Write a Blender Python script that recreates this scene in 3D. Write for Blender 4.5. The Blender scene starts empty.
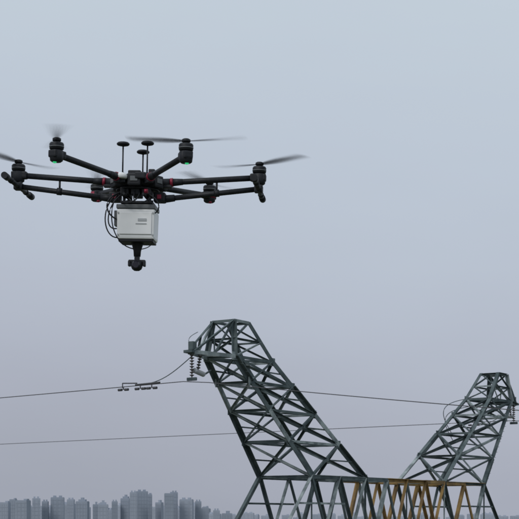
import bpy, bmesh, math, random
from mathutils import Vector, Matrix
random.seed(7)
H=32.0
scene=bpy.context.scene
scene.view_settings.view_transform='Standard'
scene.view_settings.look='None'
scene.view_settings.exposure=0
def s2l(c):
    return tuple(((v/255)/12.92 if v/255<=0.04045 else ((v/255+0.055)/1.055)**2.4) for v in c)
# ---------------- materials
def mat(name,col,rough=0.6,metal=0.0,noise=0.0,nscale=5.0,col2=None,emit=None,bump=0.0,spec=0.5):
    m=bpy.data.materials.new(name); m.use_nodes=True
    nt=m.node_tree; b=nt.nodes['Principled BSDF']
    b.inputs['Base Color'].default_value=(*col,1)
    b.inputs['Roughness'].default_value=rough
    b.inputs['Metallic'].default_value=metal
    b.inputs['Specular IOR Level'].default_value=spec
    if noise>0 or col2:
        tc=nt.nodes.new('ShaderNodeTexCoord')
        n=nt.nodes.new('ShaderNodeTexNoise'); n.inputs['Scale'].default_value=nscale; n.inputs['Detail'].default_value=6
        nt.links.new(tc.outputs['Object'],n.inputs['Vector'])
        r=nt.nodes.new('ShaderNodeValToRGB')
        c2=col2 or tuple(c*(1-noise) for c in col)
        r.color_ramp.elements[0].position=0.38; r.color_ramp.elements[1].position=0.62
        r.color_ramp.elements[0].color=(*c2,1); r.color_ramp.elements[1].color=(*col,1)
        nt.links.new(n.outputs['Fac'],r.inputs['Fac'])
        nt.links.new(r.outputs['Color'],b.inputs['Base Color'])
        if bump>0:
            bp=nt.nodes.new('ShaderNodeBump'); bp.inputs['Strength'].default_value=bump
            nt.links.new(n.outputs['Fac'],bp.inputs['Height']); nt.links.new(bp.outputs['Normal'],b.inputs['Normal'])
    if emit:
        b.inputs['Emission Color'].default_value=(*emit,1); b.inputs['Emission Strength'].default_value=1.0
    return m
M_steel=mat('galvanised_steel',(0.115,0.145,0.15),0.85,0.0,nscale=1.3,col2=(0.055,0.075,0.082),spec=.25)
M_steel2=mat('galvanised_steel_light',(0.34,0.39,0.395),0.8,0.0,nscale=2.0,col2=(0.15,0.18,0.19),spec=.25)
M_yel=mat('ochre_paint',(0.36,0.225,0.08),0.75,0.0,nscale=1.5,col2=(0.19,0.12,0.055),spec=.3)
M_wire=mat('conductor_aluminium',(0.08,0.08,0.09),0.7,0.1)
M_ins=mat('insulator_glaze',(0.10,0.09,0.09),0.25)
M_insl=mat('insulator_grey',(0.45,0.47,0.49),0.4)
M_blk=mat('drone_black_plastic',(0.016,0.018,0.024),0.55,0.0,noise=0.3,nscale=20,spec=.35)
M_carb=mat('carbon_tube',(0.016,0.018,0.024),0.5,0.0,noise=0.4,nscale=60,spec=.35)
M_red=mat('red_anodised',(0.26,0.015,0.045),0.45,0.2)
M_white=mat('payload_white',(0.86,0.87,0.88),0.45,0.0,noise=0.06,nscale=9)
M_grey=mat('payload_grey',(0.13,0.14,0.15),0.5)
M_lgrey=mat('label_grey',(0.42,0.44,0.46),0.6)
M_lens=mat('lens_glass',(0.01,0.01,0.02),0.05)
M_led=mat('green_led',(0.0,0.3,0.1),0.3,emit=(0.03,0.45,0.16))
# ---------------- mesh builder
class MB:
    def __init__(s,name,mats,parent=None):
        s.name=name; s.mats=mats; s.bm=bmesh.new(); s.parent=parent
    def face(s,vs,mi,smooth=False):
        try:
            f=s.bm.faces.new(vs); f.material_index=mi; f.smooth=smooth
        except ValueError: pass
    def frame(s,p1,p2,ref=None):
        d=(p2-p1).normalized()
        r=ref or (Vector((0,0,1)) if abs(d.z)<0.95 else Vector((1,0,0)))
        a=d.cross(r)
        if a.length<1e-4: a=d.cross(Vector((0.3,1,0.1)))
        a.normalize(); b=d.cross(a).normalized()
        return d,a,b
    def tube(s,p1,p2,r1,r2=None,n=12,mi=0,cap=True):
        p1=Vector(p1);p2=Vector(p2); r2=r1 if r2 is None else r2
        d,a,b=s.frame(p1,p2)
        A=[];B=[]
        for i in range(n):
            t=2*math.pi*i/n; o=a*math.cos(t)+b*math.sin(t)
            A.append(s.bm.verts.new(p1+o*r1)); B.append(s.bm.verts.new(p2+o*r2))
        for i in range(n):
            j=(i+1)%n; s.face([A[i],A[j],B[j],B[i]],mi,True)
        if cap:
            s.face(A[::-1],mi); s.face(B,mi)
    def path(s,pts,r,n=6,mi=0):
        pts=[Vector(p) for p in pts]; rings=[]
        for k,p in enumerate(pts):
            q0=pts[max(0,k-1)]; q1=pts[min(len(pts)-1,k+1)]
            d,a,b=s.frame(q0,q1)
            rings.append([s.bm.verts.new(p+(a*math.cos(2*math.pi*i/n)+b*math.sin(2*math.pi*i/n))*r) for i in range(n)])
        for A,B in zip(rings,rings[1:]):
            for i in range(n):
                j=(i+1)%n; s.face([A[i],A[j],B[j],B[i]],mi,True)
    def lathe(s,c,prof,n=24,mi=0,axis='Z',M=None):
        c=Vector(c); rings=[]
        for r,z in prof:
            ring=[]
            for i in range(n):
                t=2*math.pi*i/n
                v=Vector((r*math.cos(t),r*math.sin(t),z))
                if axis=='Y': v=Vector((v.x,-v.z,v.y))
                if axis=='X': v=Vector((v.z,v.x,v.y))
                if M: v=M@v
                ring.append(s.bm.verts.new(c+v))
            rings.append(ring)
        for A,B in zip(rings,rings[1:]):
            for i in range(n):
                j=(i+1)%n; s.face([A[i],A[j],B[j],B[i]],mi,True)
        s.face(rings[0][::-1],mi); s.face(rings[-1],mi)
    def box(s,c,size,mi=0,rot=None,taper=1.0,bev=0.0):
        c=Vector(c); hx,hy,hz=[v/2 for v in size]
        b=bmesh.new(); 
        vs=[]
        for z,k in ((-hz,taper),(hz,1)):
            vs+= [b.verts.new((x*k,y*k,z)) for x,y in ((-hx,-hy),(hx,-hy),(hx,hy),(-hx,hy))]
        for q in ((3,2,1,0),(4,5,6,7),(0,1,5,4),(1,2,6,5),(2,3,7,6),(3,0,4,7)): b.faces.new([vs[i] for i in q])
        if bev>0: bmesh.ops.bevel(b,geom=b.edges[:],offset=bev,segments=2,affect='EDGES',profile=0.6)
        mp={}
        for v in b.verts:
            p=v.co.copy()
            if rot: p=rot@p
            mp[v]=s.bm.verts.new(c+p)
        for f in b.faces: s.face([mp[v] for v in f.verts],mi)
        b.free()
    def angle(s,p1,p2,w,mi=0,ref=None,t=None):
        p1=Vector(p1);p2=Vector(p2)
        t=t or w*0.16
        j=Vector([random.uniform(-.012,.012) for _ in range(3)])
        d,a,b=s.frame(p1,p2,ref)
        if random.random()<.5: a=-a
        prof=[(0,0),(w,0),(w,t),(t,t),(t,w),(0,w)]
        A=[];B=[]
        for x,y in prof:
            o=a*(x-w*.35)+b*(y-w*.35)+j
            A.append(s.bm.verts.new(p1+o)); B.append(s.bm.verts.new(p2+o))
        for i in range(6):
            k=(i+1)%6; s.face([A[i],A[k],B[k],B[i]],mi)
        s.face(A[::-1],mi); s.face(B,mi)
    def done(s,smooth_angle=None):
        bmesh.ops.recalc_face_normals(s.bm,faces=s.bm.faces[:])
        me=bpy.data.meshes.new(s.name); s.bm.to_mesh(me); s.bm.free()
        for m in s.mats: me.materials.append(m)
        ob=bpy.data.objects.new(s.name,me); scene.collection.objects.link(ob)
        if s.parent: ob.parent=s.parent
        return ob
def empty(name,loc=(0,0,0),rot=(0,0,0)):
    e=bpy.data.objects.new(name,None); scene.collection.objects.link(e)
    e.location=loc; e.rotation_euler=rot; e.empty_display_size=0.3
    return e
# ================= TOWER =================
TROT=math.atan2(25.0,16.3)
tower=empty('transmission_tower',(7.15,87.5,0),(0,0,TROT))
def L(u,v,z): return Vector((u,-v,z+H))
STM=[M_steel,M_steel2,M_yel]
def rm(y=None):
    if y is not None and y: return 2
    return 1 if random.random()<0.25 else 0
def horn(sg,name):
    m=MB(name,STM,tower)
    zs=[8.1,6.95,5.65,4.15,2.4]
    levels=[]
    for z in zs:
        k=(8.1-z)/5.7
        u1=-16.6+k*6.0; u2=-13.2+k*8.3; b=0.85+k*0.75
        levels.append([L(sg*-u if sg>0 else u,v,z) for u,v in ((u1,-b),(u2,-b),(u2,b),(u1,b))])
    top=[L(u*(-1 if sg>0 else 1),v,9.9) for u,v in ((-16.35,-.62),(-15.05,-.62),(-15.05,.62),(-16.35,.62))]
    tip=[L(u*(-1 if sg>0 else 1),v,z) for u,v,z in ((-19.1,-.18,8.12),(-19.1,.18,8.12))]
    cw,bw=0.25,0.125
    for A,B in zip(levels,levels[1:]):
        for i in range(4):
            j=(i+1)%4
            m.angle(A[i],B[i],cw,rm())
            m.angle(A[i],B[j],bw,rm()); m.angle(A[j],B[i],bw,rm())
            m.angle(B[i],B[j],bw*1.05,rm())
        m.angle(B[0],B[2],bw*.6,rm())
        for i in range(4):
            m.box(B[i],(0.42,0.035,0.42),rm())
        for i in range(4):
            j=(i+1)%4
            c=(A[i]+B[j]+A[j]+B[i])/4
            m.box(c,(0.16,0.16,0.16),0,bev=.03)
            if i in (0,2): m.angle((A[i]+B[i])/2,(c+ (A[i]+B[j])/2)/2,bw*.6,rm()) 
    A=levels[0]
    for i in range(4):
        j=(i+1)%4
        m.angle(A[i],A[j],bw*1.2,rm()); m.angle(top[i],A[i],cw*.85,rm()); m.angle(top[i],top[j],bw*1.1,rm())
        mid=[(top[k]+A[k])/2 for k in (i,j)]
        m.angle(mid[0],mid[1],bw*.8,rm())
        m.angle(top[i],mid[1],bw*.7,rm()); m.angle(mid[0],A[j],bw*.8,rm())
        m.box(A[i],(0.45,0.04,0.4),1)
    m.angle(A[0],A[2],bw*.8,0); m.angle(A[1],A[3],bw*.8,0)
    for k,(t,i) in enumerate(((tip[0],0),(tip[1],3))):
        m.angle(t,A[i],cw*.75,rm()); m.angle(t,top[i],bw,rm())
        q=t.lerp(A[i],.5); p=t.lerp(top[i],.5)
        m.angle(q,p,bw*.7,rm()); m.angle(q,top[i],bw*.7,rm())
    m.angle(tip[0].lerp(A[0],.5),tip[1].lerp(A[3],.5),bw*.7,1)
    m.angle(tip[0].lerp(A[0],.5),A[3],bw*.7,1)
    m.angle(tip[0],tip[1],.2,1)
    m.box((tip[0]+tip[1])/2,(0.5,0.5,0.14),0,bev=.02)
    A0=levels[0][3]; B0=levels[-1][3]
    for k in range(16):
        p=A0.lerp(B0,k/16); m.tube(p,p+Vector((0,-.22,.0)),.012,n=5)
    return m.done()
horn(-1,'left_horn'); horn(1,'right_horn')
m=MB('crossarm',STM,tower)
tn=[-10.6,-7.7,-4.9,-2.4,0,2.4,4.9,7.7,10.6]; bn=[-13.2,-9.2,-6.3,-3.6,-1.2,1.2,3.6,6.3,9.2,13.2]
zt,zb=2.4,-0.35
for v in (-1.6,1.6):
    for a,b in zip(tn,tn[1:]):
        m.angle(L(a,v,zt),L(b,v,zt),.2,rm(-1.5<(a+b)/2))
    for a,b in zip(bn,bn[1:]):
        m.angle(L(a,v,zb),L(b,v,zb),.2,rm(-2<(a+b)/2))
    for i,a in enumerate(tn):
        yl=-1<a<8
        m.angle(L(a,v,zt),L(bn[i],v,zb),.19,rm(yl)); m.angle(L(a,v,zt),L(bn[i+1],v,zb),.17,rm(yl and i%2))
for i in (0,2,4,6,8): m.angle(L(tn[i],1.6,zt),L(tn[i],1.6,zb),.09,rm())
for a in tn: m.angle(L(a,-1.6,zt),L(a,1.6,zt),.13,rm(a>0))
for a,b in zip(tn,tn[1:]): m.angle(L(a,-1.6,zt),L(b,1.6,zt),.1,rm(0<a<5))
for a in bn: m.angle(L(a,-1.6,zb),L(a,1.6,zb),.13,rm())
for v in (-1.6,1.6):
    m.angle(L(-12,v,1.0),L(-7.2,v,1.0),.1,rm()); m.angle(L(12,v,1.0),L(7.2,v,1.0),.1,rm())
for sg in (-1,1):
    for v in (-1.6,1.6):
        m.angle(L(sg*13.2,v,zb),L(sg*18,v*.15,zb-1.2),.2,0); m.angle(L(sg*9.2,v,zb-2.4),L(sg*18,v*.15,zb-1.25),.2,0)
        m.angle(L(sg*13.2,v,zb),L(sg*13,v*.6,zb-1.9),.13,0)
m.done()
m=MB('trunk',STM,tower)
lv=[(-.35,9.2,1.6),(-2.8,8.0,1.7),(-6,5.0,1.9),(-9.5,2.2,2.2),(-14,2.7,2.7),(-19,3.4,3.4),(-25,4.3,4.3),(-H,5.3,5.3)]
cs=[[L(s*a,t*b,z) for s,t in ((-1,-1),(1,-1),(1,1),(-1,1))] for z,a,b in lv]
for A,B in zip(cs,cs[1:]):
    for i in range(4):
        j=(i+1)%4
        m.angle(A[i],B[i],.28,rm()); m.angle(A[i],B[j],.14,rm()); m.angle(A[j],B[i],.14,rm())
        if B is not cs[-1]: m.angle(B[i],B[j],.14,rm())
m.done()
m=MB('foundations',[mat('concrete',(.3,.3,.29),.9,noise=.2)],tower)
for p in cs[-1]: m.box((p.x,p.y,.2),(1.2,1.2,.6),0,bev=.05)
m.done()
def string(m,p,q,n,r,mi=0):
    p=Vector(p);q=Vector(q); m.tube(p,q,.025,n=8,mi=mi)
    d,a,b=m.frame(p,q)
    R=Matrix((a,b,d)).transposed()
    for k in range(n):
        c=p.lerp(q,(k+.7)/(n+.4)); 
        m.lathe(c,[(.03,-.04),(r*.9,-.03),(r,-.01),(r*.6,.02),(.04,.045)],n=14,mi=mi,M=R)
m=MB('insulators',[M_ins,M_insl,M_steel],tower)
for sg in (-1,1):
    u=sg*19.0
    string(m,L(u,0,8.05),L(u,0,6.9),8,.12)
    m.box(L(u,0,6.82),(.12,.55,.16),2,bev=.03)
    string(m,L(sg*18.9,0.05,7.25),L(sg*17.3,-.5,7.2),9,.13,1)
    m.angle(L(sg*17.3,-.5,7.2),L(sg*16.3,-.8,7.5),.1,2)
    string(m,L(sg*18.3,.0,8.05),L(sg*18.5,.0,7.3),5,.11)
    m.box(L(sg*18.95,0,8.42),(.32,.3,.4),2,bev=.04)
    pts=[]
    for k in range(15):
        t=k/14; pts.append(L(u+.05,-2.8*t,7.95-1.2*math.sin(t*1.57)))
    m.path(pts,.022,mi=2)
    pts=[L(sg*(18.3+.75*math.sin(t*math.pi/12)),-.15,8.2+.95*(1-t/12)) for t in range(13)]
    m.path(pts,.015,mi=2)
for o,zz in ((0,8.2),(.25,7.7)):
    pts=[]
    for k in range(21):
        t=k/20; pts.append(L(14.0+o-2.2*math.sin(t*math.pi)-1.3*t,-1.2-.5*t,zz-2.3*t+.3*math.sin(t*math.pi)))
    m.path(pts,.024,mi=2)
m.done()
def w2(u,v,z):
    c,s=math.cos(TROT),math.sin(TROT); x,y=u,-v
    return Vector((7.15+c*x-s*y,87.5+s*x+c*y,z+H))
def wire(u,zf,name,r):
    m=MB(name,[M_wire])
    pts=[]
    v=-260
    while v<=90:
        pts.append(w2(u,v,zf(v))); v+=1.5 if abs(v)<60 else 6
    m.path(pts,r,n=6)
    return m
m=wire(-19,lambda v: 6.74-0.022*(-v)+0.00006*v*v if v<0 else 6.74-0.135*v+0.0006*v*v,'power_line',.022)
def damper(m,u,v,z,l=.3):
    m.tube(w2(u,v,z),w2(u,v,z-.13),.03,n=8)
    m.tube(w2(u,v-l,z-.15),w2(u,v+l,z-.15),.015,n=6)
    for s in (-1,1):
        m.tube(w2(u,v+s*l-.11,z-.16),w2(u,v+s*l+.11,z-.16),.065,n=10)
for v in (-3.1,-4.15,-2.4): damper(m,-19,v,6.67,.2)
m.tube(w2(-19,-1.9,6.76),w2(-19,-3.4,6.71),.045,n=8)
m.tube(w2(-19,-4.2,6.83),w2(-19,-3.3,6.79),.03,n=8); m.tube(w2(-19,-4.2,6.83),w2(-19,-4.2,6.6),.03,n=6)
m.done()
m=wire(19,lambda v: 7.0-0.006*(-v) if v<0 else 7.0-0.08*v,'power_line',.024)
damper(m,19,-3,6.95); damper(m,19,2.4,6.8)
m.done()
# ================= DRONE =================
D=7.0; px=D/1500
dx=(138-259.5)*px; dz=(522-183)*px
drone=empty('hexacopter_drone',(dx,D,H+dz),(math.radians(2.2),math.radians(1.5),math.radians(-4.0)))
R=0.5665; RISE=.030
arms=MB('arms',[M_carb,M_red,M_blk],drone)
mot=MB('motors',[M_blk,M_grey,M_led,M_red],drone)
for k in range(6):
    a=math.radians(60*k); d=Vector((math.cos(a),math.sin(a),0)); s=Vector((-d.y,d.x,0))
    def P(r,z,o=0): return d*r+s*o+Vector((0,0,z))
    zr=lambda r: RISE*(r-.1)/(R-.1)
    arms.tube(P(.09,0),P(R-.02,zr(R-.02)),.0135,n=16)
    arms.tube(P(.085,zr(.085)),P(.15,zr(.15)),.021,.019,n=16,mi=2)
    arms.tube(P(.152,zr(.152)),P(.165,zr(.165)),.0205,n=16,mi=1)
    arms.tube(P(.165,zr(.165)),P(.21,zr(.21)),.018,.0145,n=16,mi=2)
    rot=Matrix.Rotation(a,3,'Z')
    arms.box(P(.135,zr(.135)-.018),(.05,.03,.014),2,rot,bev=.003)
    z0=zr(R)
    mot.box(P(R-.005,z0),(.075,.044,.034),0,rot,bev=.008)
    mot.lathe(P(R,z0),[(.020,-.034),(.028,-.028),(.030,-.012),(.030,.014),(.026,.018)],n=20)
    mot.lathe(P(R,z0),[(.024,.019),(.031,.022),(.032,.044),(.028,.050),(.010,.052),(.009,.062)],n=24)
    mot.tube(P(R,z0+.030),P(R,z0+.034),.0325,n=24,mi=1)
    mi_=2 if k in(4,5) else (3 if k in (1,2) else 0)
    o_=-.008 if k==4 else .008
    mot.lathe(P(R-.004,z0-.033)+Vector((o_,-.012,0)),[(.004,-.007),(.008,-.005),(.009,0),(.008,.004)],n=12,mi=mi_)
    if k in (1,2): mot.tube(P(R,z0-.012),P(R,z0+.012),.0315,n=20,mi=3)
arms.done(); mot.done()
def blur_mat(name):
    mb=bpy.data.materials.new(name); mb.use_nodes=True
    nt=mb.node_tree; b=nt.nodes['Principled BSDF']; b.inputs['Base Color'].default_value=(.03,.03,.045,1); b.inputs['Roughness'].default_value=.7
    b.inputs['Specular IOR Level'].default_value=.2
    at=nt.nodes.new('ShaderNodeAttribute'); at.attribute_name='blur'
    nt.links.new(at.outputs['Fac'],b.inputs['Alpha'])
    return mb
mb=blur_mat('spinning_blade_blur')
pr=MB('propellers',[M_blk,mb],drone)
lay=pr.bm.verts.layers.float.new('blur')
yaw=math.radians(4.0)
az={5:-7,4:-80,0:-38,3:238,1:64,2:98}
hand={0:-1,1:1,2:1,3:1,4:1,5:1}
def blade_prof(t):
    return .018+.028*math.sin(min(1,t*1.9)*math.pi/2)*(1-.72*t**1.6)
for k in range(6):
    a=math.radians(60*k); c=Vector((R*math.cos(a),R*math.sin(a),RISE+.062))
    pr.lathe(c,[(.016,-.006),(.019,-.004),(.019,.006),(.012,.010)],n=16)
    hd=hand[k]
    for h in (0,1):
        th=math.radians(az[k])+yaw+h*math.pi
        def BP(r,off,dth,zz):
            tt=th+dth
            d=Vector((math.cos(tt),math.sin(tt),0)); s=Vector((-d.y,d.x,0))
            return c+d*r+s*off+Vector((0,0,zz))
        N=10
        # the turning blade over the exposure: a fan of faint blade positions
        G=5 if k in (1,2) else 8; sw=math.radians(26 if k==4 else 22); edge=.6
        for g_ in range(G):
            q=(g_-(G-1)/2)/((G-1)/2); dth=q*sw/2
            rows=[]
            for i in range(N+1):
                t=i/N; r=.015+.252*t; w=blade_prof(t); tw=hd*math.radians(26-16*t); cone=.012*t
                ring=[]
                for o in (-.5,0,.5):
                    v=pr.bm.verts.new(BP(r,w*o*math.cos(tw)-.004*t,dth,w*o*math.sin(tw)+cone+.0015*(1-4*o*o)))
                    base=(.50-.25*t)*(1-abs(q)*.75)
                    if k==4: base*=.6
                    if t>.93: base*=.3
                    v[lay]=base*(1.0 if o==0 else edge*.5)
                    ring.append(v)
                rows.append(ring)
            for A,B in zip(rows,rows[1:]):
                for i in range(2): pr.face([A[i],A[i+1],B[i+1],B[i]],1,True)
pr.done()
bd=MB('body',[M_blk,M_carb,M_red,M_white,M_grey],drone)
bd.lathe((0,0,0),[(.085,-.030),(.105,-.024),(.115,-.008),(.115,.010),(.098,.022),(.070,.034),(.035,.042)],n=6)
bd.lathe((0,0,-.036),[(.098,-.004),(.102,0),(.098,.004)],n=24,mi=1)
for k in range(6):
    a=math.radians(60*k+30); rot=Matrix.Rotation(a,3,'Z')
    bd.box((math.cos(a)*.085,math.sin(a)*.085,-.004),(.085,.062,.056),0,rot,bev=.008)
    bd.box((math.cos(a)*.1288,math.sin(a)*.1288,-.002),(.004,.034,.022),4,rot,bev=.001)
for x in (-.045,.045):
    bd.tube((x,-.13,-.072),(x,.13,-.072),.006,n=10,mi=1)
    for y in (-.07,.07): bd.box((x,y,-.054),(.016,.02,.036),0,bev=.003)
for x in (-.05,0,.05): bd.box((x,-.02,-.050),(.04,.12,.034),0,bev=.005)
for sx in (-1,1):
    bd.box((sx*.105,0,-.068),(.055,.06,.045),0,bev=.008)
    bd.box((sx*.105,-.032,-.068),(.02,.006,.02),2,bev=.002)
bd.lathe((-.060,-.125,.0),[(.024,-.004),(.029,.0),(.029,.012),(.022,.020),(.010,.024)],n=24,mi=3)
bd.box((-.060,-.115,-.012),(.04,.03,.016),0,bev=.003)
bd.box((.03,-.12,.012),(.05,.03,.03),0,bev=.006)
bd.box((.075,-.06,.040),(.03,.05,.02),0,bev=.005)
bd.box((-.015,.02,.045),(.06,.09,.022),0,bev=.006)
bd.tube((.05,-.128,-.060),(.066,-.128,-.060),.010,mi=2)
bd.done()
an=MB('antennas',[M_blk,M_carb],drone)
for x,y,h in ((-.070,-.02,.172),(.012,.06,.152),(.046,-.03,.174)):
    an.tube((x,y,.02),(x,y,h),.0036,n=8,mi=1); an.tube((x,y,.02),(x,y,.045),.008,.006,n=10)
    an.lathe((x,y,h),[(.006,-.008),(.026,-.003),(.030,.001),(.030,.006),(.024,.011),(.008,.013)],n=24)
an.done()
lg=MB('landing_gear',[M_carb,M_blk,M_red],drone)
for sx in (-1,1):
    p0=Vector((sx*.11,0,-.075)); p1=Vector((sx*.565,0,-.022))
    lg.tube(p0,p1,.0125,n=16)
    lg.tube(p0,p0.lerp(p1,.14),.019,.016,n=16,mi=1)
    q=p0.lerp(p1,.57); lg.tube(q-Vector((sx*.01,0,0.0)),q+Vector((sx*.012,0,0.002)),.017,n=14,mi=1)
    lg.tube(q,q+Vector((0,0,.055)),.005,n=8,mi=1)
    lg.tube(p1+Vector((-sx*.0,-.25,0)),p1+Vector((0,.25,0)),.011,n=16)
    lg.box(p1,(.04,.05,.034),1,bev=.006)
    for y in (-.25,.25):
        lg.tube(p1+Vector((0,y-.03,0)),p1+Vector((0,y+.03,0)),.0155,n=14,mi=1)
    for y in (-.15,.15): lg.tube(p1+Vector((0,y-.008,0)),p1+Vector((0,y+.008,0)),.014,n=14,mi=1)
lg.done()
pl=MB('lidar_payload',[M_white,M_blk,M_grey,M_lens,M_lgrey],drone)
pl.box((0.005,0,-.100),(.15,.14,.012),1,bev=.003)
for x in (-.055,.06):
    for y in (-.05,.05): pl.tube((x,y,-.072),(x,y,-.115),.007,n=10,mi=1)
pl.box((.003,0,-.120),(.182,.150,.020),2,bev=.005)
pl.box((.003,0,-.200),(.178,.146,.138),0,bev=.010,taper=.97)
pl.box((.003,-.0745,-.198),(.150,.004,.100),0,bev=.0015)
pl.box((.035,-.0775,-.182),(.040,.003,.012),4)
pl.box((.030,-.0775,-.200),(.050,.003,.004),4)
for x in (-.078,.084):
    for z in (-.15,-.250): pl.tube((x,-.070,z),(x,-.077,z),.004,n=8,mi=4)
pl.box((.003,0,-.2745),(.160,.13,.012),1,bev=.003)
pl.box((-.095,-.02,-.17),(.014,.05,.07),2,bev=.003)
pl.lathe((.003,0,-.296),[(.016,-.045),(.018,-.02),(.026,.008),(.032,.018)],n=20,mi=1)
pl.box((.003,0,-.344),(.024,.024,.035),1,bev=.004)
pl.box((.003,.0,-.364),(.080,.03,.014),1,bev=.005)
for sx in (-1,1): pl.box((.003+sx*.035,-.004,-.375),(.012,.030,.026),1,bev=.004)
pl.lathe((.003,-.004,-.380),[(.012,-.028),(.022,-.021),(.027,-.010),(.028,0),(.027,.012),(.020,.020)],n=24,mi=1)
pl.lathe((.003,-.028,-.384),[(.018,0),(.018,.010),(.014,.014)],n=20,mi=3,axis='Y')
pl.done()
cb=MB('cables',[M_blk,M_grey],drone)
def bez(p,n=18):
    p=[Vector(q) for q in p]; o=[]
    for i in range(n+1):
        t=i/n; o.append(p[0]*(1-t)**3+p[1]*3*t*(1-t)**2+p[2]*3*t*t*(1-t)+p[3]*t**3)
    return o
for pts,r in (
 ([(-.06,-.06,-.05),(-.16,-.08,-.08),(-.14,-.08,-.16),(-.085,-.07,-.18)],.0035),
 ([(-.07,-.06,-.05),(-.18,-.08,-.12),(-.14,-.08,-.29),(-.07,-.06,-.26)],.003),
 ([(-.09,-.03,-.06),(-.13,-.09,-.14),(-.11,-.09,-.30),(-.01,-.03,-.31)],.0028),
 ([(-.05,-.07,-.06),(-.12,-.1,-.09),(-.15,-.1,-.24),(-.088,-.05,-.22)],.003),
 ([(.05,-.07,-.06),(.11,-.09,-.08),(.13,-.08,-.13),(.09,-.06,-.15)],.003),
 ([(.02,-.08,-.05),(.03,-.12,-.11),(-.04,-.12,-.12),(-.06,-.08,-.10)],.0032),
 ([(.0,-.08,-.05),(-.02,-.13,-.13),(.05,-.12,-.12),(.07,-.08,-.08)],.0028),
 ([(.08,-.05,-.24),(.10,-.06,-.30),(.05,-.04,-.31),(.02,-.02,-.31)],.0022)):
    cb.path(bez(pts),r,n=8)
cb.done()
# ================= GROUND =================
g=MB('ground',[mat('fields',(.10,.10,.06),1.0,nscale=.012,col2=(.05,.065,.035))])
S=30000; N=24
vv=[[g.bm.verts.new((-S+2*S*i/N,-S+2*S*j/N,0)) for j in range(N+1)] for i in range(N+1)]
for i in range(N):
    for j in range(N): g.face([vv[i][j],vv[i+1][j],vv[i+1][j+1],vv[i][j+1]],0)
g.done()
# ================= CITY =================
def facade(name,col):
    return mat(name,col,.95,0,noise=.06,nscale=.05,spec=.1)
cols=[(.31,.35,.42),(.355,.395,.47),(.40,.44,.52)]  # distance haze painted into the building colours, paler for farther rows
FM=[facade('hazed_facade_%d'%i,c) for i,c in enumerate(cols)]
FW=[facade('hazed_glazing_%d'%i,tuple(v*.92 for v in c)) for i,c in enumerate(cols)]  # glazing takes the same haze-paled colour, slightly darker
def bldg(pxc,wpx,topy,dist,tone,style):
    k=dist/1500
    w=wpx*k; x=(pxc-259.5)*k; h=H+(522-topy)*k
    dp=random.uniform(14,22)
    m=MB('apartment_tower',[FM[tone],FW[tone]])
    m.box((0,0,h/2),(w,dp,h),0)
    nb=random.randint(2,4); fl=int(h/3.1)
    for i in range(nb):
        xx=-w/2+(i+.5)*w/nb
        m.box((xx,-dp/2-.06,h/2),(w/nb*random.uniform(.3,.5),.2,h-4),1)
    for f in range(2,fl,2):
        m.box((0,-dp/2-.2,f*3.1),(w*.94,.14,.5),0)
    m.box((0,0,h+.6),(w*.96,dp*.96,1.2),0)
    if style%4==0: m.box((w*.1,0,h+3.2),(w*.35,dp*.5,4.0),0)
    elif style%4==1:
        m.box((-w*.22,0,h+2.6),(w*.22,dp*.4,2.8),0); m.box((w*.22,0,h+2.6),(w*.22,dp*.4,2.8),0)
    elif style%4==2:
        m.box((w*.3,0,h+2.2),(w*.3,dp*.5,2.4),0)
    else:
        m.box((0,0,h+2.8),(w*.6,dp*.6,3.2),0); m.box((0,0,h+6),(w*.25,dp*.3,3.2),0)
    ob=m.done(); ob.location=(x,dist,0); ob.rotation_euler=(0,0,random.uniform(-.25,.25))
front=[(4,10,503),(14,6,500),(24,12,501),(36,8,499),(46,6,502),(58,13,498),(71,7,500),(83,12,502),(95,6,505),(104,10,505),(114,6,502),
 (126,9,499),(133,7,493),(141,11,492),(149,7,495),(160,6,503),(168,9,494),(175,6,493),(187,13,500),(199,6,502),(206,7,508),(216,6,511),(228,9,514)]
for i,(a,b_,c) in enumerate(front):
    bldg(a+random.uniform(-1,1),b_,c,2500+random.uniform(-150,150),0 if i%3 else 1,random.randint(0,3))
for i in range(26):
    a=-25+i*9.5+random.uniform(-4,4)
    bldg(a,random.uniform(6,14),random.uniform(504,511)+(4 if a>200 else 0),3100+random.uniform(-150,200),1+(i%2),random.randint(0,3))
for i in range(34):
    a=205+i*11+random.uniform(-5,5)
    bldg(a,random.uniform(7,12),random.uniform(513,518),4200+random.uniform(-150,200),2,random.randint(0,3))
# ================= SKY / LIGHT =================
AZ,EL=215,38
w=bpy.data.worlds.new('World'); scene.world=w; w.use_nodes=True
nt=w.node_tree; nt.nodes.clear()
out=nt.nodes.new('ShaderNodeOutputWorld'); bg=nt.nodes.new('ShaderNodeBackground'); bg.inputs['Strength'].default_value=.1
sky=nt.nodes.new('ShaderNodeTexSky'); sky.sky_type='NISHITA'; sky.sun_disc=False
sky.sun_elevation=math.radians(EL); sky.sun_rotation=math.radians(AZ); sky.dust_density=4
tc=nt.nodes.new('ShaderNodeTexCoord'); sep=nt.nodes.new('ShaderNodeSeparateXYZ'); nt.links.new(tc.outputs['Generated'],sep.inputs[0])
mp=nt.nodes.new('ShaderNodeMapping'); mp.inputs['Scale'].default_value=(1.6,1.6,4.5); nt.links.new(tc.outputs['Generated'],mp.inputs[0])
no=nt.nodes.new('ShaderNodeTexNoise'); no.inputs['Scale'].default_value=1.8; no.inputs['Detail'].default_value=5; no.inputs['Roughness'].default_value=.5
nt.links.new(mp.outputs[0],no.inputs['Vector'])
def math_(op,a,b):
    n=nt.nodes.new('ShaderNodeMath'); n.operation=op
    for i,v in enumerate((a,b)):
        if isinstance(v,(int,float)): n.inputs[i].default_value=v
        else: nt.links.new(v,n.inputs[i])
    return n.outputs[0]
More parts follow.
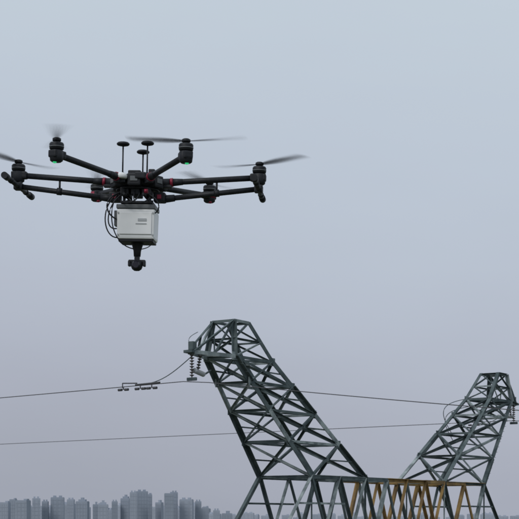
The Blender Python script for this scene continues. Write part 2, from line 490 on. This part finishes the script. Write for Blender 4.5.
nz=math_('MULTIPLY',math_('SUBTRACT',no.outputs['Fac'],.5),.12)
xg=math_('MULTIPLY',sep.outputs['X'],.14)
el=math_('ADD',math_('ADD',sep.outputs['Z'],nz),xg)
rp=nt.nodes.new('ShaderNodeValToRGB'); nt.links.new(el,rp.inputs['Fac'])
st=[(0.0,(163,168,181)),(.06,(172,177,191)),(.14,(182,189,203)),(.24,(191,201,214)),(.36,(199,211,221)),(.7,(208,217,225))]
e=rp.color_ramp.elements
e[0].position=st[0][0]; e[0].color=(*s2l(st[0][1]),1); e[1].position=st[-1][0]; e[1].color=(*s2l(st[-1][1]),1)
for p,c in st[1:-1]:
    q=e.new(p); q.color=(*s2l(c),1)
sc=nt.nodes.new('ShaderNodeVectorMath'); sc.operation='SCALE'; sc.inputs['Scale'].default_value=10
nt.links.new(rp.outputs['Color'],sc.inputs[0])
mx=nt.nodes.new('ShaderNodeMixRGB'); mx.inputs['Fac'].default_value=.95
nt.links.new(sky.outputs[0],mx.inputs[1]); nt.links.new(sc.outputs[0],mx.inputs[2])
nt.links.new(mx.outputs[0],bg.inputs['Color']); nt.links.new(bg.outputs[0],out.inputs['Surface'])
sl=bpy.data.lights.new('sun','SUN'); sl.energy=1.05; sl.angle=math.radians(20); sl.color=(1,.98,.95)
so=bpy.data.objects.new('sun',sl); scene.collection.objects.link(so)
a,b=math.radians(AZ),math.radians(EL)
dirv=Vector((math.sin(a)*math.cos(b),math.cos(a)*math.cos(b),math.sin(b)))
so.rotation_euler=dirv.to_track_quat('Z','Y').to_euler(); so.location=(0,0,80)
# ================= CAMERA =================
cd=bpy.data.cameras.new('camera'); cam=bpy.data.objects.new('camera',cd); scene.collection.objects.link(cam)
cam.location=(0,0,H); cam.rotation_euler=(math.radians(90),0,0)
cd.sensor_width=36; cd.lens=36*1500/519; cd.shift_y=(522-259.5)/519; cd.clip_end=60000; cd.clip_start=.1
cd.dof.use_dof=True; cd.dof.focus_distance=12.0; cd.dof.aperture_fstop=16
scene.camera=cam
